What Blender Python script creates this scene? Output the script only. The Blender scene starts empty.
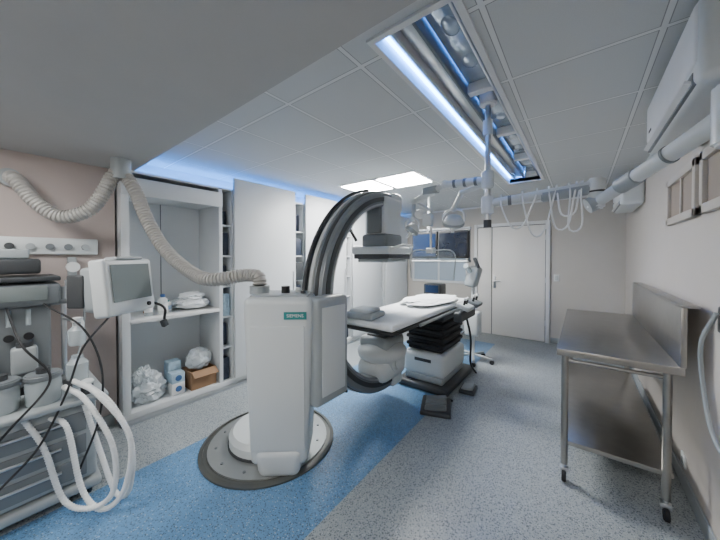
import bpy, bmesh, math, random
from mathutils import Vector, Matrix, Euler, noise
random.seed(4)
S=bpy.context.scene
# ---------------- materials ----------------
def mat(name,col,rough=.5,metal=0,emit=None,es=0,var=.06,scale=6,bump=0,bscale=60,alpha=1,trans=0):
    m=bpy.data.materials.new(name); m.use_nodes=True
    nt=m.node_tree; b=nt.nodes['Principled BSDF']
    b.inputs['Roughness'].default_value=rough; b.inputs['Metallic'].default_value=metal
    tc=nt.nodes.new('ShaderNodeTexCoord')
    n=nt.nodes.new('ShaderNodeTexNoise'); n.inputs['Scale'].default_value=scale; n.inputs['Detail'].default_value=3
    nt.links.new(tc.outputs['Object'],n.inputs['Vector'])
    r=nt.nodes.new('ShaderNodeMix'); r.data_type='RGBA'
    r.inputs[6].default_value=tuple(c*(1-var) for c in col)+(1,)
    r.inputs[7].default_value=tuple(min(1,c*(1+var)) for c in col)+(1,)
    nt.links.new(n.outputs['Fac'],r.inputs[0]); nt.links.new(r.outputs[2],b.inputs['Base Color'])
    if emit:
        b.inputs['Emission Color'].default_value=tuple(emit)+(1,); b.inputs['Emission Strength'].default_value=es
    if bump:
        n2=nt.nodes.new('ShaderNodeTexNoise'); n2.inputs['Scale'].default_value=bscale
        nt.links.new(tc.outputs['Object'],n2.inputs['Vector'])
        bp=nt.nodes.new('ShaderNodeBump'); bp.inputs['Strength'].default_value=bump; bp.inputs['Distance'].default_value=.01
        nt.links.new(n2.outputs['Fac'],bp.inputs['Height']); nt.links.new(bp.outputs['Normal'],b.inputs['Normal'])
    b.inputs['Alpha'].default_value=alpha
    b.inputs['Transmission Weight'].default_value=trans
    return m
M={}
M['white']=mat('white_paint',(.76,.77,.77),.4)
M['shell']=mat('equipment_shell',(.62,.66,.67),.35,var=.02)
M['shell2']=mat('equipment_shell_grey',(.34,.375,.39),.4,var=.02)
M['grey']=mat('mid_grey',(.17,.19,.205),.4)
M['carm']=mat('c_arm_grey',(.24,.265,.285),.3,.3)
M['dgrey']=mat('dark_grey',(.045,.05,.055),.45)
M['black']=mat('black_plastic',(.012,.013,.015),.4)
M['rubber']=mat('rubber',(.012,.012,.014),.7)
M['steel']=mat('brushed_steel',(.38,.37,.35),.32,1,var=.1,scale=14)
M['alu']=mat('aluminium',(.62,.64,.66),.28,1)
M['lam']=mat('cabinet_laminate',(.68,.71,.73),.45,var=.02)
M['wall']=mat('wall_paint_beige',(.56,.52,.475),.75,var=.03,bump=.08)
M['wallb']=mat('wall_paint_grey',(.54,.515,.475),.75,var=.03,bump=.08)
M['wallp']=mat('wall_paint_pink',(.46,.395,.37),.75,var=.03,bump=.08)
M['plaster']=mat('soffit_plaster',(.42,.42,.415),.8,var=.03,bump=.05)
M['door']=mat('door_white',(.84,.82,.78),.4,var=.02)
M['teal']=mat('teal_label',(.02,.22,.22),.4)
M['screen']=mat('monitor_screen',(.008,.012,.022),.15)
M['screenb']=mat('monitor_screen_lit',(.01,.02,.05),.15,emit=(.02,.07,.2),es=.3)
M['screeng']=mat('lcd_grey',(.19,.22,.22),.2)
M['sheet']=mat('white_sheet',(.85,.88,.90),.8,bump=.5,bscale=9)
M['blue']=mat('blue_textile',(.05,.13,.32),.7)
M['navy']=mat('navy_items',(.025,.035,.06),.6,var=.6,scale=30)
M['card']=mat('cardboard',(.30,.18,.10),.8)
M['hose']=mat('grey_conduit',(.40,.39,.37),.5)
M['tube']=mat('white_tube',(.78,.80,.80),.35)
M['clear']=mat('clear_plastic',(.65,.74,.78),.12,alpha=.4)
M['acr']=mat('lead_acrylic',(.6,.68,.72),.08,alpha=.16)
M['bag']=mat('plastic_bag',(.70,.76,.80),.25,alpha=.8,bump=.6,bscale=25)
M['led']=mat('blue_led',(.05,.2,.9),.5,emit=(.08,.33,1.0),es=38)
M['lamp']=mat('light_panel',(1,1,1),.5,emit=(1.0,.985,.96),es=72)
M['fill_lamp']=mat('added_fill_glow',(1,1,1),.5,emit=(1.0,.985,.96),es=34)  # glow of the unseen fill panels added behind the camera
M['acryl']=mat('acrylic_cover',(.50,.58,.68),.12,metal=.5,bump=1.0,bscale=5,var=.5,scale=5)
M['frost']=mat('frosted_glass',(.34,.42,.50),.3,emit=(.4,.5,.65),es=.06)
M['brown']=mat('brown_blind',(.34,.285,.24),.7)
M['plate']=mat('floor_plate',(.13,.135,.125),.35,.6)
M['disc']=mat('disc_metal',(.36,.38,.38),.3,.6)
M['bbox']=mat('bluewhite_box',(.40,.55,.68),.6,var=.5,scale=18)

def mnode(nt,op,a,b=None,c=None):
    n=nt.nodes.new('ShaderNodeMath'); n.operation=op
    for i,v in enumerate((a,b,c)):
        if v is None: continue
        if isinstance(v,(int,float)): n.inputs[i].default_value=v
        else: nt.links.new(v,n.inputs[i])
    return n.outputs[0]
def floor_mat():
    m=bpy.data.materials.new('speckled_vinyl'); m.use_nodes=True; nt=m.node_tree; b=nt.nodes['Principled BSDF']
    tc=nt.nodes.new('ShaderNodeTexCoord'); sp=nt.nodes.new('ShaderNodeSeparateXYZ')
    nt.links.new(tc.outputs['Object'],sp.inputs[0]); X,Y=sp.outputs[0],sp.outputs[1]
    a=mnode(nt,'GREATER_THAN',X,-2.45); c=mnode(nt,'LESS_THAN',X,-1.15); d=mnode(nt,'LESS_THAN',Y,5.3)
    mask=mnode(nt,'MULTIPLY',mnode(nt,'MULTIPLY',a,c),d)
    mx=nt.nodes.new('ShaderNodeMix'); mx.data_type='RGBA'
    mx.inputs[6].default_value=(.345,.38,.395,1); mx.inputs[7].default_value=(.12,.275,.49,1)
    nt.links.new(mask,mx.inputs[0]); cur=mx.outputs[2]
    for sc,th,col,f in ((75,.32,(.05,.07,.09,1),.75),(60,.20,(.66,.72,.74,1),.5),(110,.32,(.10,.13,.17,1),.6)):
        v=nt.nodes.new('ShaderNodeTexVoronoi'); v.inputs['Scale'].default_value=sc
        mp=nt.nodes.new('ShaderNodeMapping'); mp.inputs['Location'].default_value=(sc*.37,sc*.11,0)
        nt.links.new(tc.outputs['Object'],mp.inputs[0]); nt.links.new(mp.outputs[0],v.inputs['Vector'])
        k=mnode(nt,'MULTIPLY',mnode(nt,'LESS_THAN',v.outputs['Distance'],th),f)
        q=nt.nodes.new('ShaderNodeMix'); q.data_type='RGBA'; nt.links.new(k,q.inputs[0]); nt.links.new(cur,q.inputs[6]); q.inputs[7].default_value=col
        cur=q.outputs[2]
    nt.links.new(cur,b.inputs['Base Color']); b.inputs['Roughness'].default_value=.33
    return m
def ceil_mat():
    m=bpy.data.materials.new('ceiling_tiles'); m.use_nodes=True; nt=m.node_tree; b=nt.nodes['Principled BSDF']
    tc=nt.nodes.new('ShaderNodeTexCoord'); sp=nt.nodes.new('ShaderNodeSeparateXYZ')
    nt.links.new(tc.outputs['Object'],sp.inputs[0])
    def line(o,off):
        f=mnode(nt,'FRACT',mnode(nt,'DIVIDE',mnode(nt,'ADD',o,off),.6))
        e=mnode(nt,'ABSOLUTE',mnode(nt,'SUBTRACT',f,.5))
        return mnode(nt,'GREATER_THAN',e,.482), mnode(nt,'GREATER_THAN',e,.475)
    lx,sx=line(sp.outputs[0],12-.28); ly,sy=line(sp.outputs[1],12.0)
    l=mnode(nt,'MAXIMUM',lx,ly); s=mnode(nt,'MAXIMUM',sx,sy)
    n=nt.nodes.new('ShaderNodeTexNoise'); n.inputs['Scale'].default_value=200; nt.links.new(tc.outputs['Object'],n.inputs['Vector'])
    mx=nt.nodes.new('ShaderNodeMix'); mx.data_type='RGBA'; nt.links.new(n.outputs['Fac'],mx.inputs[0])
    mx.inputs[6].default_value=(.56,.575,.575,1); mx.inputs[7].default_value=(.66,.675,.675,1)
    m1=nt.nodes.new('ShaderNodeMix'); m1.data_type='RGBA'; nt.links.new(s,m1.inputs[0]); nt.links.new(mx.outputs[2],m1.inputs[6]); m1.inputs[7].default_value=(.30,.31,.31,1)  # dark margin along the grid bars: their shadow painted into the tile colour
    m2=nt.nodes.new('ShaderNodeMix'); m2.data_type='RGBA'; nt.links.new(l,m2.inputs[0]); nt.links.new(m1.outputs[2],m2.inputs[6]); m2.inputs[7].default_value=(.78,.79,.79,1)
    nt.links.new(m2.outputs[2],b.inputs['Base Color']); b.inputs['Roughness'].default_value=.8
    return m
M['floor']=floor_mat(); M['tile']=ceil_mat()

# ---------------- builder ----------------
def catmull(P,n=10):
    P=[Vector(p) for p in P]; Q=[P[0]*2-P[1]]+P+[P[-1]*2-P[-2]]; out=[]
    for i in range(1,len(Q)-2):
        a,b,c,d=Q[i-1:i+3]
        for k in range(n):
            t=k/n
            out.append(.5*((2*b)+(c-a)*t+(2*a-5*b+4*c-d)*t*t+(3*b-a-3*c+d)*t**3))
    out.append(P[-1]); return out
def resample(P,step):
    L=[0]
    for i in range(1,len(P)): L.append(L[-1]+(P[i]-P[i-1]).length)
    n=max(2,int(L[-1]/step)); out=[]; j=0
    for k in range(n+1):
        s=L[-1]*k/n
        while j<len(P)-2 and L[j+1]<s: j+=1
        d=L[j+1]-L[j]; t=(s-L[j])/d if d>1e-9 else 0
        out.append(P[j].lerp(P[j+1],min(1,t)))
    return out
class B:
    def __init__(s,name): s.name=name; s.bm=bmesh.new(); s.mats=[]
    def mi(s,m):
        if m not in s.mats: s.mats.append(m)
        return s.mats.index(m)
    def add(s,bm,m):
        i=s.mi(m)
        for f in bm.faces: f.material_index=i; f.smooth=True
        t=bpy.data.meshes.new('t'); bm.to_mesh(t); bm.free(); s.bm.from_mesh(t); bpy.data.meshes.remove(t)
    def box(s,c,sz,m,rot=(0,0,0),bev=0,seg=3,taper=None):
        bm=bmesh.new(); bmesh.ops.create_cube(bm,size=1)
        for v in bm.verts:
            v.co=Vector((v.co.x*sz[0],v.co.y*sz[1],v.co.z*sz[2]))
            if taper and v.co.z<0: v.co.x*=taper[0]; v.co.y*=taper[1]
        if bev: bmesh.ops.bevel(bm,geom=bm.edges[:],offset=bev,segments=seg,profile=.5,affect='EDGES')
        bm.transform(Matrix.Translation(c)@Euler([math.radians(a) for a in rot]).to_matrix().to_4x4()); s.add(bm,m)
    def bx(s,x0,x1,y0,y1,z0,z1,m,bev=0,seg=2):
        s.box(((x0+x1)/2,(y0+y1)/2,(z0+z1)/2),(abs(x1-x0),abs(y1-y0),abs(z1-z0)),m,bev=bev,seg=seg)
    def cyl(s,p,q,r,m,r2=None,seg=24,bev=0):
        p=Vector(p);q=Vector(q);d=q-p; bm=bmesh.new()
        bmesh.ops.create_cone(bm,cap_ends=True,segments=seg,radius1=r,radius2=r if r2 is None else r2,depth=d.length)
        if bev:
            e=[e for e in bm.edges if abs(e.verts[0].co.z-e.verts[1].co.z)<1e-6]
            bmesh.ops.bevel(bm,geom=e,offset=bev,segments=3,affect='EDGES')
        bm.transform(Matrix.Translation((p+q)/2)@d.to_track_quat('Z','Y').to_matrix().to_4x4()); s.add(bm,m)
    def sph(s,c,sz,m,rot=(0,0,0),seg=20):
        bm=bmesh.new(); bmesh.ops.create_uvsphere(bm,u_segments=seg,v_segments=seg//2+2,radius=1)
        bm.transform(Matrix.Translation(c)@Euler([math.radians(a) for a in rot]).to_matrix().to_4x4()@Matrix.Diagonal((sz[0],sz[1],sz[2],1))); s.add(bm,m)
    def blob(s,c,sz,m,seed=0,amp=.25,fr=2.2):
        bm=bmesh.new(); bmesh.ops.create_icosphere(bm,subdivisions=4,radius=1)
        for v in bm.verts:
            n=noise.noise(v.co*fr+Vector((seed*7.3,seed,0)))+.5*noise.noise(v.co*fr*2.6+Vector((seed,3,1)))
            v.co*=1+amp*n
            v.co=Vector((v.co.x*sz[0],v.co.y*sz[1],max(v.co.z,-.75)*sz[2]))
            v.co+=Vector(c)
        s.add(bm,m)
    def tube(s,P,r,m,corr=0,step=.02,seg=12,smooth=True):
        P=catmull(P,14) if smooth else [Vector(p) for p in P]
        P=resample(P,step) if smooth else P
        if corr: P=resample(P,corr/4)
        bm=bmesh.new(); rings=[]; up=Vector((0.13,.21,1)).normalized()
        for i,p in enumerate(P):
            t=(P[min(i+1,len(P)-1)]-P[max(i-1,0)]).normalized()
            if i==0: a=t.cross(up if abs(t.dot(up))<.95 else Vector((1,0,0))).normalized()
            else: a=(a-t*a.dot(t)).normalized()
            b=t.cross(a); rr=r
            if corr: rr=r*(1.0,1.0,.84,.84)[i%4]
            rings.append([bm.verts.new(p+a*rr*math.cos(2*math.pi*k/seg)+b*rr*math.sin(2*math.pi*k/seg)) for k in range(seg)])
        for i in range(len(rings)-1):
            for k in range(seg): bm.faces.new((rings[i][k],rings[i][(k+1)%seg],rings[i+1][(k+1)%seg],rings[i+1][k]))
        bm.faces.new(rings[0][::-1]); bm.faces.new(rings[-1]); s.add(bm,m)
    def arc(s,c,prof,a0,a1,m,n=64):
        bm=bmesh.new(); R=[]
        for i in range(n+1):
            a=math.radians(a0+(a1-a0)*i/n)
            R.append([bm.verts.new((c[0]+x,c[1]-math.cos(a)*r,c[2]+math.sin(a)*r)) for x,r in prof])
        k=len(prof)
        for i in range(n):
            for j in range(k): bm.faces.new((R[i][j],R[i][(j+1)%k],R[i+1][(j+1)%k],R[i+1][j]))
        bm.faces.new(R[0][::-1]); bm.faces.new(R[-1]); bmesh.ops.recalc_face_normals(bm,faces=bm.faces[:]); s.add(bm,m)
    def lathe(s,c,prof,m,seg=32):
        bm=bmesh.new(); R=[[bm.verts.new((c[0]+r*math.cos(2*math.pi*k/seg),c[1]+r*math.sin(2*math.pi*k/seg),c[2]+z)) for k in range(seg)] for r,z in prof]
        for i in range(len(R)-1):
            for k in range(seg): bm.faces.new((R[i][k],R[i][(k+1)%seg],R[i+1][(k+1)%seg],R[i+1][k]))
        bm.faces.new(R[0][::-1]); bm.faces.new(R[-1]); s.add(bm,m)
    def done(s):
        me=bpy.data.meshes.new(s.name); s.bm.to_mesh(me); s.bm.free()
        for k in s.mats: me.materials.append(M[k])
        me.set_sharp_from_angle(angle=math.radians(38))
        o=bpy.data.objects.new(s.name,me); S.collection.objects.link(o)
        return o

XR=.55; YB=5.95; H=2.5; SZ=2.28; SY=.8
# ---------------- room ----------------
b=B('floor'); b.bx(-3.85,XR+.1,-1.4,YB+.1,-.1,0,'floor'); b.done()
b=B('ceiling')
b.bx(-3.85,-.76,SY,YB+.1,H,H+.05,'tile'); b.bx(-.40,XR+.1,SY,YB+.1,H,H+.05,'tile')
b.bx(-.76,-.40,SY,1.1,H,H+.05,'tile'); b.bx(-.76,-.40,4.3,YB+.1,H,H+.05,'tile')
b.bx(-.79,-.76,1.07,4.33,H-.012,H+.36,'white'); b.bx(-.40,-.37,1.07,4.33,H-.012,H+.36,'white')
b.bx(-.76,-.40,1.07,1.1,H-.012,H+.36,'white'); b.bx(-.76,-.40,4.3,4.33,H-.012,H+.36,'white')
b.bx(-.79,-.37,1.07,4.33,H+.36,H+.40,'white')
b.done()
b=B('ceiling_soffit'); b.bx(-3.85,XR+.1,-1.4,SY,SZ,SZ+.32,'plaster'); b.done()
b=B('wall_left'); b.bx(-3.85,-3.725,.68,YB+.1,0,H,'lam'); b.done()
b=B('wall_left_front'); b.bx(-3.85,-3.3,-1.4,.68,0,SZ,'wallp'); b.done()
b=B('wall_back'); b.bx(-3.72,XR,YB,YB+.1,0,H,'wallb'); b.done()
b=B('wall_right'); b.bx(XR,XR+.1,-1.4,YB+.1,0,H,'wall'); b.done()
b=B('wall_rear'); b.bx(-3.3,XR,-1.4,-1.3,0,SZ,'wall'); b.done()
b=B('baseboard_right'); b.bx(XR-.012,XR,-1.3,YB,0,.1,'shell2',.004); b.done()
b=B('baseboard_back'); b.bx(-.40,XR-.012,YB-.012,YB,0,.1,'shell2',.004); b.bx(-3.1,-1.68,YB-.012,YB,0,.1,'shell2',.004); b.done()
b=B('baseboard_left'); b.bx(-3.3,-3.288,-1.3,.66,0,.1,'shell2',.004); b.done()
b=B('trim_1'); b.bx(-3.72,XR,YB-.02,YB,H-.03,H,'white'); b.bx(XR-.02,XR,SY,YB-.02,H-.03,H,'white'); b.done()
# doors
b=B('door_1')
b.bx(-1.68,-1.62,YB-.05,YB,0,2.14,'white',.005); b.bx(-.475,-.415,YB-.05,YB,0,2.14,'white',.005); b.bx(-1.62,-.475,YB-.05,YB,2.08,2.14,'white',.005)
b.bx(-1.62,-.475,YB-.006,YB-.001,.01,2.08,'dgrey')
b.bx(-1.345,-.485,YB-.035,YB-.006,.01,2.07,'door',.004); b.bx(-1.612,-1.36,YB-.035,YB-.006,.01,2.07,'door',.004)
b.bx(-1.32,-1.275,YB-.045,YB-.035,.9,1.14,'alu',.003); b.cyl((-1.3,YB-.035,1.05),(-1.3,YB-.085,1.05),.011,'alu'); b.cyl((-1.3,YB-.08,1.05),(-1.19,YB-.08,1.05),.010,'alu')
for z in (.3,1.05,1.8): b.cyl((-.478,YB-.045,z),(-.478,YB-.045,z+.09),.009,'alu')
b.done()
b=B('window_1')
b.bx(-3.05,-1.8,YB-.03,YB,.95,2.1,'white',.005)
for x0,x1 in ((-3.0,-2.44),(-2.40,-1.85)): b.bx(x0,x1,YB-.036,YB-.028,1.0,2.05,'frost')
b.done()
b=B('window_2')
for (y0,y1) in ((2.5,3.2),(1.75,2.42)):
    b.bx(XR-.03,XR,y0,y0+.05,1.74,2.08,'wall',.004); b.bx(XR-.03,XR,y1-.05,y1,1.74,2.08,'wall',.004)
    b.bx(XR-.03,XR,y0,y1,1.74,1.79,'wall',.004); b.bx(XR-.03,XR,y0,y1,2.03,2.08,'wall',.004)
    b.bx(XR-.008,XR,y0+.05,y1-.05,1.79,2.03,'brown'); b.bx(XR-.02,XR,(y0+y1)/2-.01,(y0+y1)/2+.01,1.79,2.03,'wall')
b.done()
# troffers
def troffer(name,x,y,z,lm='lamp',sx=.6,sy=.6):
    b=B(name); h=.04
    b.bx(x,x+sx,y,y+sy,z-.006,z,'white'); b.bx(x+h,x+sx-h,y+h,y+sy-h,z-.012,z-.006,lm); b.done()
troffer('ceiling_light_panel',-2.72,3.0,H); troffer('ceiling_light_panel.001',-2.12,3.0,H)
troffer('added_fill_panel',-2.6,-.75,SZ,'fill_lamp'); troffer('added_fill_panel.001',-.6,-.95,SZ,'fill_lamp')  # unseen pair, added behind the camera to brighten the near room
# ceiling rail recess contents
b=B('ceiling_rail_unit')
b.bx(-.757,-.745,1.12,4.28,H+.06,H+.075,'led'); b.bx(-.74,-.42,4.28,4.29,H+.1,H+.12,'led')
b.bx(-.415,-.405,1.12,4.28,H+.20,H+.22,'led'); b.bx(-.56,-.54,1.12,4.28,H+.30,H+.315,'led')
b.bx(-.68,-.60,1.12,4.26,H+.06,H+.16,'alu',.006); b.bx(-.60,-.585,1.12,4.26,H+.03,H+.16,'grey',.003)
b.bx(-.70,-.685,1.12,4.26,H+.02,H+.2,'shell',.003)
for k in range(4):
    y=1.15+k*.79
    b.bx(-.575,-.43,y,y+.72,H+.10,H+.115,'acryl',.004)
    b.bx(-.58,-.42,y+.72,y+.78,H+.04,H+.13,'white',.006)
    for t in (.2,.5): b.sph((-.5,y+t,H+.1),(.04,.07,.010),'acryl')
b.bx(-.435,-.42,1.12,4.26,H+.03,H+.14,'alu',.003)
b.done()
b=B('cove_light'); b.bx(-3.62,-3.59,.9,5.85,2.30,2.315,'led'); b.bx(-3.62,-3.56,.9,5.85,2.285,2.30,'white'); b.done()
# ---------------- cabinets ----------------
b=B('built_in_cabinet')
b.bx(-3.72,-3.70,.70,5.9,0,2.28,'lam')
b.bx(-3.70,-3.2,.70,5.9,0,.08,'lam',.003)
for y0,y1 in ((.70,.76),(1.56,1.60),(1.71,1.73),(2.6,2.62),(2.79,2.81),(3.7,3.72),(3.88,3.9),(4.8,4.82),(4.96,4.98),(5.86,5.9)):
    b.bx(-3.70,-3.2,y0,y1,.08,2.28,'lam',.002)
b.bx(-3.70,-3.2,.76,1.56,2.08,2.10,'lam'); b.bx(-3.22,-3.19,.70,1.60,2.06,2.22,'lam',.003)
b.bx(-3.70,-3.2,.70,5.9,2.26,2.28,'lam')
b.bx(-3.70,-3.19,.76,1.56,.89,.925,'white',.004)
b.bx(-3.695,-3.685,1.15,1.156,.93,2.08,'grey')
for y0,y1 in ((1.60,1.71),(2.62,2.79),(3.72,3.88),(4.82,4.96)):
    for z in (.45,.8,1.15,1.5,1.85): b.bx(-3.70,-3.22,y0,y1,z,z+.02,'lam')
for y0,y1 in ((1.72,2.61),(2.8,3.71),(3.89,4.81),(4.97,5.88)):
    b.bx(-3.19,-3.155,y0,y1,.09,2.41,'lam',.004); b.bx(-3.155,-3.148,y1-.05,y1-.035,.9,1.3,'alu',.002)
b.bx(-3.19,-3.14,.70,5.9,.0,.03,'alu',.003)
b.done()
b=B('shelf_supplies')
for y0,y1 in ((1.61,1.70),(2.63,2.78),(3.73,3.87),(4.83,4.95)):
    for z in (.08,.47,.82,1.17,1.52,1.87):
        x=-3.66
        while x<-3.3:
            w=random.uniform(.05,.12); h=random.uniform(.16,.27)
            b.bx(x,x+w,y0+.01,y1-.01,z,z+h,random.choice(['navy','blue','navy','dgrey','bbox','navy']),.004); x+=w+.005
b.done()
def bottle(name,x,y,z,r,h,m,cap):
    b=B(name); b.lathe((x,y,z),[(r*.9,0),(r,.01),(r,h*.68),(r*.8,h*.78),(r*.38,h*.84),(r*.38,h*.88)],m); b.lathe((x,y,z+h*.86),[(r*.48,0),(r*.48,h*.13),(r*.4,h*.14)],cap); b.lathe((x,y,z+h*.2),[(r*1.01,0),(r*1.01,h*.35)],'tube' if m!='tube' else 'bbox'); b.done()
bottle('disinfectant_bottle',-3.32,.93,.926,.035,.2,'clear','black'); bottle('disinfectant_bottle.001',-3.32,1.05,.926,.042,.2,'shell','blue')
bottle('disinfectant_bottle.002',-3.5,.97,.926,.035,.13,'card','white'); bottle('disinfectant_bottle.003',-3.45,1.13,.926,.04,.12,'tube','teal')
b=B('folded_drapes'); b.blob((-3.42,1.37,.99),(.17,.15,.06),'sheet',3); b.blob((-3.42,1.36,1.07),(.13,.12,.045),'sheet',5); b.blob((-3.55,1.28,.975),(.1,.1,.06),'bag',9); b.done()
b=B('cardboard_box')
b.bx(-3.50,-3.24,1.28,1.54,.081,.10,'card'); b.bx(-3.25,-3.24,1.28,1.54,.10,.27,'card'); b.bx(-3.50,-3.49,1.28,1.54,.10,.27,'card'); b.bx(-3.49,-3.25,1.28,1.29,.10,.27,'card'); b.bx(-3.49,-3.25,1.53,1.54,.10,.27,'card')
b.box((-3.21,1.41,.25),(.09,.25,.006),'card',rot=(0,35,0)); b.done()
b=B('plastic_bag'); b.blob((-3.38,1.41,.36),(.12,.12,.12),'bag',2); b.done()
b=B('plastic_bag.001'); b.blob((-3.40,.93,.2),(.15,.14,.15),'bag',7,amp=.4); b.blob((-3.33,.88,.36),(.07,.06,.08),'bag',8,amp=.5); b.done()
b=B('glove_boxes')
for i,(x,y,z,w,h) in enumerate(((-3.3,1.17,.081,.12,.12),(-3.3,1.17,.201,.12,.1),(-3.45,1.19,.081,.12,.3))): b.bx(x-.1,x+.03,y-w/2,y+w/2,z,z+h,'bbox' if i else 'tube',.003); b.cyl((x+.03,y,z+h/2),(x+.033,y,z+h/2),.03,'blue')
b.done()
# ---------------- C-arm ----------------
cx,cy,cz=-1.62,2.47,1.16
b=B('c_arm_xray_machine')
ax,ay=-1.71,1.30
b.lathe((-2.01,1.39,0),[(.52,0),(.52,.012),(.49,.02),(.49,.012)],'plate',48)
b.lathe((-2.01,1.39,0),[(.46,.0),(.46,.022),(.34,.026)],'disc',48)
b.lathe((-2.01,1.39,0),[(.31,.02),(.31,.10),(.28,.13),(.1,.14)],'shell',40)
b.lathe((-2.01,1.39,0),[(.318,.02),(.318,.045),(.30,.045)],'dgrey',40)
for k in range(12):
    a=k*math.pi/6; b.cyl((-2.01+.40*math.cos(a),1.39+.40*math.sin(a),.02),(-2.01+.40*math.cos(a),1.39+.40*math.sin(a),.03),.010,'grey',seg=12)
yaw=-50
def loc(dx,dy,z):
    f=Vector((math.cos(math.radians(yaw)),math.sin(math.radians(yaw)),0)); r=Vector((-f.y,f.x,0))
    return Vector((ax,ay,z))+f*dx+r*dy
rz=yaw
b.box(loc(0,0,.655),(.38,.47,1.15),'shell',rot=(0,0,rz),bev=.05,seg=5,taper=(.9,.83))
b.box(loc(0.015,0,.1),(.35,.34,.2),'shell',rot=(0,0,rz),bev=.05,seg=4,taper=(.92,.8))
b.box(loc(0,0,1.232),(.30,.39,.02),'shell2',rot=(0,0,rz),bev=.008)
b.box(loc(.184,0,.62),(.012,.36,.84),'shell',rot=(0,1.0,rz),bev=.005)
b.box(loc(.194,.12,1.11),(.006,.15,.05),'teal',rot=(0,0,rz),bev=.001)
b.cyl(loc(.02,.02,1.24),loc(.02,.02,1.29),.03,'black'); b.cyl(loc(-.05,.1,1.24),loc(-.05,.1,1.27),.022,'tube'); b.cyl(loc(.05,.15,1.24),loc(.05,.15,1.262),.018,'dgrey')
b.cyl(loc(0,-.17,1.235),loc(0,-.17,1.29),.07,'shell2')
b.box((-1.70,1.44,.9),(.30,.28,.55),'shell2',bev=.05)
b.box((-1.47,1.50,.84),(.15,.34,.76),'shell2',bev=.04,seg=4)
b.box((-1.395,1.50,.84),(.012,.24,.62),'shell',bev=.005)
b.box((-1.77,1.55,.88),(.09,.26,.5),'shell2',bev=.03)
w=.10
b.arc((cx,cy,cz),[(-w,.85),(-w,.97),(-w*.8,.985),(w*.8,.985),(w,.97),(w,.85),(w*.8,.84),(-w*.8,.84)],-98,98,'carm')
for x in (-w-.003,w+.003):
    sgn=1 if x>0 else -1
    b.arc((cx,cy,cz),[(x-.004*sgn,.89),(x+.004*sgn,.89),(x+.004*sgn,.93),(x-.004*sgn,.93)],-92,92,'dgrey')
    b.arc((cx,cy,cz),[(x-.004*sgn,.855),(x+.004*sgn,.855),(x+.004*sgn,.872),(x-.004*sgn,.872)],-94,94,'alu')
b.arc((cx,cy,cz),[(-.075,.985),(-.075,.991),(-.045,.991),(-.045,.985)],-94,94,'dgrey')
b.arc((cx,cy,cz),[(.04,.985),(.04,.991),(.075,.991),(.075,.985)],-94,94,'dgrey')
b.arc((cx,cy,cz),[(-.02,.985),(-.02,1.0),(.015,1.0),(.015,.985)],-94,94,'shell')
b.tube([(cx-.05,cy-math.cos(math.radians(a))*1.015,cz+math.sin(math.radians(a))*1.015) for a in range(-60,90,10)],.014,'dgrey')
b.box((cx,cy+.12,cz+.90),(.25,.2,.2),'shell',bev=.04); b.box((cx,cy+.12,cz-.90),(.25,.2,.2),'shell',bev=.04)
b.box((cx,cy+.02,cz+.74),(.27,.30,.40),'shell',bev=.035); b.box((cx,cy-.14,cz+.74),(.16,.05,.33),'grey',bev=.015)
b.box((cx,cy,cz+.50),(.30,.32,.14),'grey',bev=.03); b.box((cx,cy,cz+.405),(.46,.46,.075),'shell',bev=.025)
b.box((cx,cy,cz+.345),(.42,.42,.05),'dgrey',bev=.012); b.box((cx,cy,cz+.305),(.36,.36,.035),'shell2',bev=.01)
b.tube([(cx-.18,cy-.2,cz+.5),(cx-.24,cy-.25,cz+.7),(cx-.1,cy-.2,cz+.93)],.015,'black')
for sx in (-.25,.25): b.tube([(cx+sx*.9,cy-.18,cz+.42),(cx+sx*1.15,cy-.1,cz+.45),(cx+sx*1.15,cy+.1,cz+.45),(cx+sx*.9,cy+.18,cz+.42)],.012,'tube')
b.sph((cx,cy,cz-.62),(.25,.27,.13),'shell'); b.box((cx,cy,cz-.52),(.34,.36,.12),'shell2',bev=.04); b.box((cx,cy,cz-.455),(.22,.24,.03),'dgrey',bev=.01)
b.box((cx,cy,cz-.78),(.36,.46,.22),'shell',bev=.09,seg=5); b.cyl((cx-.22,cy,cz-.68),(cx+.22,cy,cz-.68),.12,'shell',bev=.03)
b.done()
tx=bpy.data.curves.new('label_text','FONT'); tx.body='SIEMENS'; tx.size=.030; tx.align_x='CENTER'; tx.align_y='CENTER'
to=bpy.data.objects.new('label_text',tx); S.collection.objects.link(to); to.data.materials.append(M['tube'])
to.location=loc(.1985,.12,1.11); to.rotation_euler=(math.radians(90),0,math.radians(yaw+90)); to.parent=bpy.data.objects['c_arm_xray_machine']
b=B('corrugated_cable_conduit')
P=[(-3.24,.085,2.07),(-3.19,.115,2.05),(-3.12,.2,1.90),(-3.05,.32,1.80),(-2.96,.46,1.86),(-2.92,.55,2.03),(-2.92,.60,2.15),(-2.90,.66,2.16),(-2.84,.72,2.02),(-2.76,.77,1.80),(-2.62,.84,1.57),(-2.38,.92,1.40),(-2.15,.98,1.335)]
e=loc(0,-.17,1.295)
P+=[tuple(e+Vector((-.12,-.05,.07))),tuple(e+Vector((-.02,0,.06))),tuple(e)]
b.tube(P,.050,'hose',corr=.024,seg=18)
b.cyl((-2.91,.64,2.12),(-2.91,.64,SZ-.001),.065,'shell2'); b.cyl((-3.298,.085,2.07),(-3.21,.085,2.07),.06,'shell2')
b.done()
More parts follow.
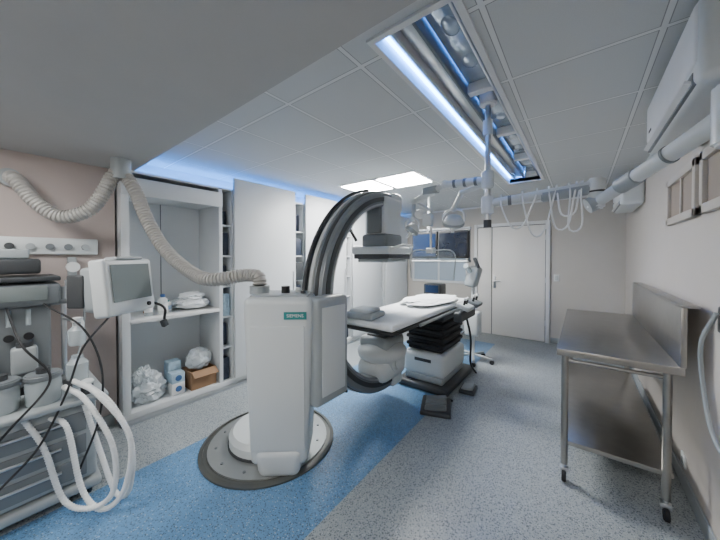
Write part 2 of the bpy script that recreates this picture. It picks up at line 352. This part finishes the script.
# ---------------- patient table ----------------
b=B('patient_table')
X0,X1,Y0,Y1,Z=-1.70,-1.12,1.86,3.75,.90
b.box(((X0+X1)/2,(Y0+Y1)/2,Z),(X1-X0,Y1-Y0,.03),'black',bev=.012)
b.box(((X0+X1)/2,(Y0+Y1)/2,Z+.042),(X1-X0-.02,Y1-Y0-.02,.055),'sheet',bev=.022,seg=4)
for x in (X0-.012,X1+.012): b.cyl((x,2.3,Z),(x,Y1,Z),.014,'alu')
b.box((-1.41,3.35,.84),(.5,.75,.09),'dgrey',bev=.02)
for i in range(9): b.box((-1.41,3.35,.78-i*.042),(.46 if i%2 else .42,.66 if i%2 else .62,.04),'rubber',bev=.014)
b.box((-1.41,3.35,.28),(.50,.72,.26),'shell',bev=.05); b.box((-1.41,3.35,.12),(.46,.7,.08),'shell2',bev=.02); b.box((-1.41,3.4,.04),(.62,.95,.08),'dgrey',bev=.03)
b.box((-1.41,2.988,.33),(.2,.008,.035),'dgrey',bev=.002)
b.done()
b=B('head_rest_cushion'); b.box((-1.50,2.0,1.0),(.30,.26,.055),'shell2',rot=(0,0,8),bev=.025,seg=4); b.box((-1.50,2.02,1.035),(.2,.2,.035),'shell',rot=(0,0,3),bev=.015); b.done()
b=B('table_drape'); b.blob((-1.42,3.2,.995),(.26,.48,.03),'sheet',11,amp=.3); b.done()
b=B('table_side_controls')
b.box((-1.02,3.25,.86),(.09,.5,.10),'dgrey',bev=.015); b.box((-.97,3.1,.97),(.14,.2,.05),'shell',rot=(0,20,0),bev=.015); b.box((-.97,3.42,.97),(.14,.22,.05),'grey',rot=(0,20,0),bev=.015)
for y in (3.04,3.12,3.36,3.48): b.cyl((-.97,y,.98),(-.95,y,1.05),.012,'black'); b.sph((-.95,y,1.055),(.018,.018,.018),'tube')
for y in (3.1,3.4): b.cyl((-1.02,y,.9),(-.98,y,.97),.015,'alu')
b.tube([(-1.02,3.3,.82),(-1.0,3.4,.55),(-1.06,3.6,.2),(-1.05,3.8,.012)],.012,'black')
b.done()
b=B('contrast_injector')
x,y=-1.22,4.25
for a in range(5):
    t=a*2*math.pi/5; q=(x+.26*math.cos(t),y+.26*math.sin(t),.07); b.cyl((x,y,.1),q,.018,'shell2'); b.cyl((q[0],q[1]-.015,.03),(q[0],q[1]+.015,.03),.03,'black'); b.cyl((q[0],q[1],.03),(q[0],q[1],.08),.01,'alu')
b.cyl((x,y,.08),(x,y,1.15),.025,'shell'); b.box((x,y,.55),(.2,.2,.35),'shell',bev=.03); b.box((x,y,1.22),(.16,.22,.3),'shell2',rot=(0,15,0),bev=.04)
b.cyl((x-.02,y-.1,1.3),(x-.02,y-.28,1.38),.035,'clear'); b.box((x+.05,y-.03,1.42),(.04,.2,.15),'dgrey',rot=(0,-20,20),bev=.01); b.tube([(x,y,.5),(x-.2,y-.2,.3),(x-.2,y-.3,.03)],.01,'black')
b.done()
b=B('medical_trolley')
x,y=-1.95,4.6
b.box((x,y,.45),(.45,.45,.7),'shell',bev=.02)
for z in (.25,.45,.65): b.box((x+.03,y-.228,z),(.36,.012,.15),'shell2',bev=.004); b.cyl((x-.08,y-.245,z),(x+.12,y-.245,z),.008,'alu')
b.box((x,y,.82),(.5,.5,.03),'steel',bev=.005); b.box((x,y,.95),(.3,.25,.2),'dgrey',bev=.02); b.box((x,y-.13,.97),(.22,.01,.12),'screenb')
for dx in (-.18,.18):
    for dy in (-.18,.18): b.cyl((x+dx-.012,y+dy,.04),(x+dx+.012,y+dy,.04),.04,'black'); b.cyl((x+dx,y+dy,.04),(x+dx,y+dy,.12),.012,'alu')
b.done()
b=B('foot_switch')
b.box((-1.12,2.68,.02),(.28,.34,.04),'dgrey',rot=(0,0,20),bev=.01)
for k in (-.1,0,.1): b.box((-1.12-k*.34,2.68+k*.94,.055),(.2,.075,.03),'grey',rot=(0,-8,20),bev=.008)
b.tube([(-1.1,2.83,.03),(-1.03,2.9,.012),(-1.08,2.92,.012)],.008,'black'); b.done()
b=B('foot_switch.001'); b.box((-.98,3.25,.02),(.16,.22,.04),'dgrey',rot=(0,0,5),bev=.01); b.box((-.98,3.25,.05),(.12,.16,.03),'shell2',rot=(0,-10,5),bev=.008); b.done()
# ---------------- hanging monitors ----------------
b=B('ceiling_monitor_bank')
x,y,z=-1.66,4.05,1.68
b.cyl((x-.2,y+.1,H),(x-.2,y+.1,1.6),.022,'shell'); b.cyl((x-.2,y+.1,H-.05),(x-.2,y+.1,H),.09,'white')
b.bx(x-.44,x+.44,y+.06,y+.1,z+.22,z+.25,'grey',.005); b.bx(x-.44,x+.44,y+.06,y+.1,z-.26,z-.22,'grey',.005); b.bx(x-.22,x-.18,y+.06,y+.1,z-.22,z+.22,'grey',.003); b.bx(x+.40,x+.43,y+.06,y+.1,z-.24,z+.22,'grey',.003)
for k,dx in enumerate((-.22,.22)):
    a=-4 if k==0 else 12
    b.box((x+dx,y,z),(.42,.05,.40),'black',rot=(0,0,a),bev=.012); b.box((x+dx,y-.028,z),(.37,.008,.33),'screenb' if k==0 else 'screen',rot=(0,0,a))
b.box((x,y,z-.24),(.86,.05,.025),'shell',bev=.01)
b.done()
# ---------------- surgical pendant ----------------
b=B('surgical_light_pendant')
px,py=-.50,2.06
b.cyl((px,py,H+.14),(px,py,H+.02),.055,'white',bev=.008); b.cyl((px,py,H+.05),(px,py,1.72),.018,'alu'); b.cyl((px,py,2.42),(px,py,2.32),.03,'shell'); b.cyl((px,py,2.08),(px,py,1.96),.04,'shell',bev=.008); b.cyl((px,py,1.91),(px,py,1.79),.04,'shell',bev=.008); b.cyl((px,py,1.75),(px,py,1.70),.025,'dgrey')
def arm(pts,r,m='shell'):
    for i in range(len(pts)-1): b.cyl(pts[i],pts[i+1],r,m,bev=r*.3)
    for q in pts: b.sph(q,(r*1.25,)*3,m)
arm([(px,py,2.02),(-.82,2.12,2.05)],.026); arm([(-.82,2.12,2.05),(-1.12,2.2,1.97)],.024); arm([(-1.12,2.2,1.97),(-1.12,2.18,1.82)],.016,'alu')
arm([(px,py,2.0),(-.72,2.2,1.99),(-.80,2.25,1.88)],.018)
b.box((-.95,2.155,2.03),(.14,.055,.06),'shell2',rot=(0,0,165),bev=.012)
for t in (.25,.5,.75): b.cyl((px+(-.32)*t-.01,py+.06*t,2.02+.03*t),(px+(-.32)*t+.01,py+.06*t,2.02+.03*t),.030,'grey')
def head(c,r,rot):
    c=Vector(c); d=Euler([math.radians(a) for a in rot]).to_matrix()@Vector((0,0,-1))
    b.cyl(c-d*.05,c,r*.55,'shell',r2=r,bev=.006); b.cyl(c,c+d*.025,r,'shell2',bev=.006); b.cyl(c+d*.025,c+d*.03,r*.85,'clear')
    b.cyl(c+d*.03,c+d*.09,.012,'tube'); b.tube([c+Vector((-r,0,0)),c+Vector((-r*.9,0,.07)),c+Vector((0,0,.10)),c+Vector((r*.9,0,.07)),c+Vector((r,0,0))],.008,'alu')
head((-.80,2.25,1.78),.085,(25,15,0)); head((-1.12,2.17,1.73),.06,(-20,30,0))
b.sph((-1.06,2.2,1.86),(.05,.05,.04),'tube'); b.box((-.98,2.17,1.80),(.08,.06,.1),'shell',bev=.015)
# radiation shield carried on the same pendant
arm([(-1.12,2.2,1.97),(-1.10,2.5,1.93)],.014,'alu'); b.cyl((-1.10,2.5,1.93),(-1.10,2.5,1.56),.010,'alu'); b.box((-1.10,2.5,1.56),(.08,.06,.05),'shell',bev=.012)
b.box((-1.10,2.515,1.42),(.42,.008,.26),'acr',bev=.002); b.tube([(-1.31,2.515,1.3),(-1.31,2.515,1.54),(-1.10,2.515,1.56),(-.89,2.515,1.54),(-.89,2.515,1.3)],.006,'shell2')
b.cyl((px,py,1.86),(.06,2.16,1.92),.027,'shell',bev=.008); b.cyl((-.2,2.113,1.875),(.04,2.156,1.90),.034,'shell2',bev=.008); b.cyl((-.38,2.08,1.87),(-.36,2.083,1.871),.031,'grey')
b.cyl((.07,2.16,1.96),(.07,2.16,1.78),.042,'shell',bev=.01); b.cyl((.07,2.16,1.82),(.03,2.15,1.80),.045,'shell2'); b.cyl((.07,2.16,1.885),(.07,2.16,1.875),.044,'dgrey')
b.cyl((.08,2.15,1.82),(.43,1.62,2.02),.030,'shell',r2=.040,bev=.008); b.cyl((.16,2.03,1.87),(.22,1.94,1.90),.041,'shell2',bev=.006); b.cyl((.30,1.817,1.945),(.306,1.808,1.948),.041,'grey')
b.cyl((.43,1.62,2.12),(.43,1.62,1.90),.055,'shell',bev=.01); b.box((.50,1.62,2.0),(.098,.14,.22),'shell',bev=.015)
b.done()
b=B('hanging_tubing')
for i,(x0,x1,d) in enumerate(((-.42,-.22,.2),(-.30,-.12,.26),(-.16,-.02,.24),(-.12,0.0,.17),(-.06,.01,.26))):
    yy=2.07+(x0+.5)*.18; yb=2.07+(x1+.5)*.18; za=1.885+(x0+.5)*.1; zb=1.885+(x1+.5)*.1
    b.tube([(x0,yy,za+.02),(x0+.01,yy-.05,za-.06),((x0+x1)/2-.03,yy-.05,za-d),((x0+x1)/2+.03,yb-.05,za-d*.95),(x1-.01,yb-.05,zb-.06),(x1,yb,zb+.02)],.005,'tube',seg=8)
b.done()
# ---------------- stainless table ----------------
b=B('stainless_steel_work_table')
x0,x1,y0,y1,z=-.12,.46,2.31,4.15,.89
b.bx(x0,x1,y0,y1,z-.045,z,'steel',.004); b.bx(x1-.02,x1+.005,y0,y1,z,z+.33,'steel',.003); b.bx(x1-.02,x1+.05,y0,y1,z+.33,z+.345,'steel',.003)
b.bx(x0+.03,x1-.03,y0+.03,y1-.03,.245,.275,'steel',.004)
for x in (x0+.045,x1-.06):
    for y in (y0+.04,y1-.045):
        b.cyl((x,y,.11),(x,y,z-.045),.02,'steel'); b.cyl((x,y,.06),(x,y,.12),.012,'alu'); b.box((x,y,.075),(.05,.03,.03),'alu',bev=.004)
        b.cyl((x-.012,y-.02,.035),(x+.012,y-.02,.035),.035,'rubber',bev=.004)
b.cyl((x0+.045,y0+.045,z-.08),(x1-.06,y0+.045,z-.08),.012,'steel')
b.done()
# ---------------- AC units ----------------
def ac(name,xw,y0,y1,z0,z1,d=.22):
    xw-=.002
    b=B(name); b.bx(xw-d,xw,y0,y1,z0,z1,'shell',.035,5); b.bx(xw-d-.006,xw-.1,y0+.02,y1-.02,z0+.07,z1-.02,'white',.02,4)
    b.bx(xw-d-.004,xw-d+.05,y0+.06,y1-.06,z0+.012,z0+.06,'grey',.004); b.box((xw-d+.01,(y0+y1)/2,z0+.02),(.07,y1-y0-.14,.01),'white',rot=(0,25,0))
    b.box((xw-d-.006,y1-.15,z0+.12),(.006,.06,.01),'dgrey'); b.done()
ac('air_conditioner',XR,1.55,2.55,2.13,2.45); ac('air_conditioner.001',XR,4.3,5.15,2.08,2.36,.2)
b=B('wall_socket'); b.bx(XR-.012,XR,2.70,2.79,.14,.22,'tube',.004); b.cyl((XR-.012,2.745,.18),(XR-.014,2.745,.18),.02,'shell2'); b.done()
b=B('wall_socket.001'); b.bx(XR-.012,XR,4.35,4.43,.2,.28,'tube',.004); b.cyl((XR-.012,4.39,.24),(XR-.014,4.39,.24),.02,'shell2'); b.done()
b=B('light_switch'); b.bx(-.36,-.28,YB-.012,YB,1.08,1.2,'tube',.004); b.bx(-.345,-.295,YB-.018,YB-.012,1.1,1.18,'shell',.003); b.done()
b=B('wall_hose_holder'); b.box((XR-.03,1.96,1.22),(.06,.08,.12),'black',bev=.01); b.tube([(XR-.07,1.96,1.25),(XR-.10,2.02,1.1),(XR-.09,2.03,.9),(XR-.08,1.95,.72),(XR-.07,1.8,.68),(XR-.06,1.6,.8),(XR-.02,1.55,1.0)],.009,'shell2'); b.box((XR-.03,1.93,1.05),(.05,.06,.16),'dgrey',bev=.01); b.done()
# ---------------- anaesthesia machine ----------------
b=B('anesthesia_machine')
b.box((-2.72,.12,.36),(.58,.56,.48),'shell2',bev=.02)
for z in (.2,.34,.48): b.box((-2.425,.12,z+.01),(.012,.46,.115),'grey',bev=.004); b.cyl((-2.405,-.02,z+.03),(-2.405,.24,z+.03),.008,'alu')
b.box((-2.72,.12,.08),(.62,.6,.06),'shell2',bev=.02)
for x in (-2.97,-2.47):
    for y in (-.12,.36): b.cyl((x,y-.015,.045),(x,y+.015,.045),.045,'black',bev=.005)
b.box((-2.70,.14,.625),(.66,.62,.035),'shell2',bev=.012)
b.box((-2.95,.02,.92),(.34,.44,.56),'grey',bev=.02); b.box((-2.92,.03,1.26),(.40,.5,.14),'grey',bev=.02); b.box((-2.92,.03,1.36),(.42,.5,.03),'dgrey',bev=.008)
b.box((-2.715,.03,1.27),(.012,.38,.09),'screeng',bev=.003)
b.box((-2.94,.02,1.44),(.3,.36,.1),'dgrey',bev=.02); b.box((-2.94,.0,1.52),(.28,.3,.06),'shell2',bev=.01)
for y in (-.1,-.02,.06,.14): b.cyl((-2.77,y,1.0),(-2.75,y,1.0),.022,'black'); b.cyl((-2.765,y,1.07),(-2.765,y,1.17),.012,'clear')
for y in (-.05,.12): b.box((-2.74,y,.86),(.09,.11,.16),'shell' if y<0 else 'shell2',bev=.015); b.cyl((-2.74,y,.94),(-2.74,y,.97),.035,'dgrey')
for x,y in ((-2.50,.18),(-2.52,.02)): b.lathe((x,y,.645),[(.07,0),(.075,.01),(.075,.13),(.07,.14)],'clear'); b.cyl((x,y,.645),(x,y,.70),.065,'shell2'); b.cyl((x,y,.785),(x,y,.82),.08,'grey',bev=.008); b.cyl((x,y,.82),(x,y,.85),.03,'dgrey')
b.lathe((-2.62,.34,.645),[(.05,0),(.055,.02),(.055,.16),(.03,.19),(.03,.21)],'clear'); b.cyl((-2.45,.36,.645),(-2.45,.36,.70),.03,'dgrey'); b.sph((-2.45,.36,.715),(.035,.035,.02),'shell')
for i in range(11): b.box((-2.62+random.uniform(-.1,.1),.12+random.uniform(-.15,.2),.67+random.uniform(0,.05)),(.07,.05,.05),random.choice(['shell','grey','dgrey','shell2','dgrey']),rot=(0,0,random.uniform(0,90)),bev=.008)
b.cyl((-2.8,.3,.64),(-2.8,.3,1.3),.014,'alu'); b.cyl((-2.8,.3,1.08),(-2.62,.34,1.08),.01,'alu')
b.lathe((-2.62,.34,.92),[(.035,0),(.045,.015),(.045,.10),(.02,.13),(.02,.16)],'clear'); b.cyl((-2.62,.34,1.075),(-2.62,.34,1.10),.03,'tube'); b.lathe((-2.72,.36,.96),[(.025,0),(.03,.01),(.03,.09),(.02,.12)],'tube')
T=[[(-2.45,.30,.74),(-2.22,.37,.70),(-2.06,.48,.46),(-2.09,.46,.15),(-2.19,.38,.03),(-2.30,.31,.14),(-2.36,.26,.5),(-2.44,.2,.56)],
   [(-2.45,.26,.72),(-2.27,.33,.66),(-2.14,.42,.40),(-2.14,.42,.14),(-2.22,.34,.05),(-2.34,.24,.10),(-2.38,.17,.42),(-2.42,.1,.60)],
   [(-2.42,.36,.70),(-2.2,.43,.62),(-2.11,.50,.38),(-2.17,.5,.08),(-2.28,.46,.03),(-2.36,.40,.3),(-2.40,.34,.6)]]
for t in T: b.tube(t,.015,'tube',corr=.016,seg=12)
for t in ([(-2.35,.45,1.12),(-2.36,.33,.95),(-2.38,.26,.7),(-2.36,.15,.45),(-2.33,.0,.3)],[(-2.7,.2,1.2),(-2.5,.35,1.05),(-2.4,.42,.8),(-2.36,.4,.5),(-2.36,.3,.2)],[(-2.75,.05,1.2),(-2.5,.1,1.0),(-2.4,.2,.8),(-2.35,.05,.6),(-2.4,-.1,.4)]): b.tube(t,.006,'black',seg=8)
b.done()
b=B('patient_monitor')
c=Vector((-2.35,.53,1.31)); ang=37; f=Vector((math.cos(math.radians(ang)),math.sin(math.radians(ang)),0)); r=Vector((-f.y,f.x,0))
b.box(c,(.10,.38,.35),'shell',rot=(0,-6,ang),bev=.02,seg=4); b.box(c-f*.09+Vector((0,0,-.01)),(.12,.30,.28),'shell2',rot=(0,-6,ang),bev=.03)
b.box(c+f*.052+Vector((0,0,.03)),(.006,.30,.23),'screeng',rot=(0,-6,ang)); b.box(c+f*.045+Vector((0,0,-.13)),(.012,.30,.035),'grey',rot=(0,-6,ang),bev=.004); b.cyl(c+f*.05+r*.12+Vector((0,0,-.13)),c+f*.075+r*.12+Vector((0,0,-.13)),.014,'black')
b.box(c+Vector((0,0,.18)),(.09,.2,.02),'shell2',rot=(0,-6,ang),bev=.008)
b.cyl(c-f*.14,c-f*.14-Vector((0,0,.06)),.03,'grey'); b.cyl(c-f*.14-Vector((0,0,.06)),(-2.80,.25,1.19),.016,'alu')
b.box(c-f*.17+r*-.1+Vector((0,0,-.02)),(.10,.12,.2),'dgrey',rot=(0,0,ang),bev=.01); b.box(c-f*.2+r*.02+Vector((0,0,-.1)),(.1,.1,.1),'grey',rot=(0,0,ang),bev=.01)
q=c+r*.17+Vector((0,0,-.13)); b.tube([q,q+Vector((.04,.05,-.01)),q+Vector((.07,.10,-.05)),q+Vector((.06,.10,-.13))],.009,'black',seg=8); b.box(q+Vector((.06,.10,-.16)),(.03,.04,.05),'dgrey',rot=(20,0,20),bev=.006)
b.done()
b=B('medical_gas_panel'); b.bx(-3.3,-3.26,.02,.56,1.52,1.65,'shell',.01)
for i in range(5): b.cyl((-3.26,.08+i*.1,1.58),(-3.24,.08+i*.1,1.58),.024,['dgrey','shell2','grey','grey','shell2'][i])
b.done()
b=B('suction_regulator'); b.cyl((-3.24,.4,1.42),(-3.2,.4,1.42),.04,'tube'); b.box((-3.27,.4,1.42),(.06,.05,.16),'shell2',bev=.01); b.cyl((-3.22,.4,1.15),(-3.22,.4,1.32),.05,'clear'); b.tube([(-3.22,.4,1.34),(-3.2,.46,1.2),(-3.2,.45,.9),(-3.1,.4,.7)],.008,'clear',seg=8); b.done()
# ---------------- world / camera ----------------
W=bpy.data.worlds.new('World'); S.world=W; W.use_nodes=True; W.node_tree.nodes['Background'].inputs[0].default_value=(.5,.6,.7,1); W.node_tree.nodes['Background'].inputs[1].default_value=.1
cd=bpy.data.cameras.new('Camera'); co=bpy.data.objects.new('Camera',cd); S.collection.objects.link(co)
cd.lens=285/720*36; cd.sensor_width=36; cd.clip_start=.02; cd.shift_y=-9/720
co.location=(0,0,1.5); co.rotation_euler=(math.radians(90-.8),0,math.radians(37.7)); S.camera=co
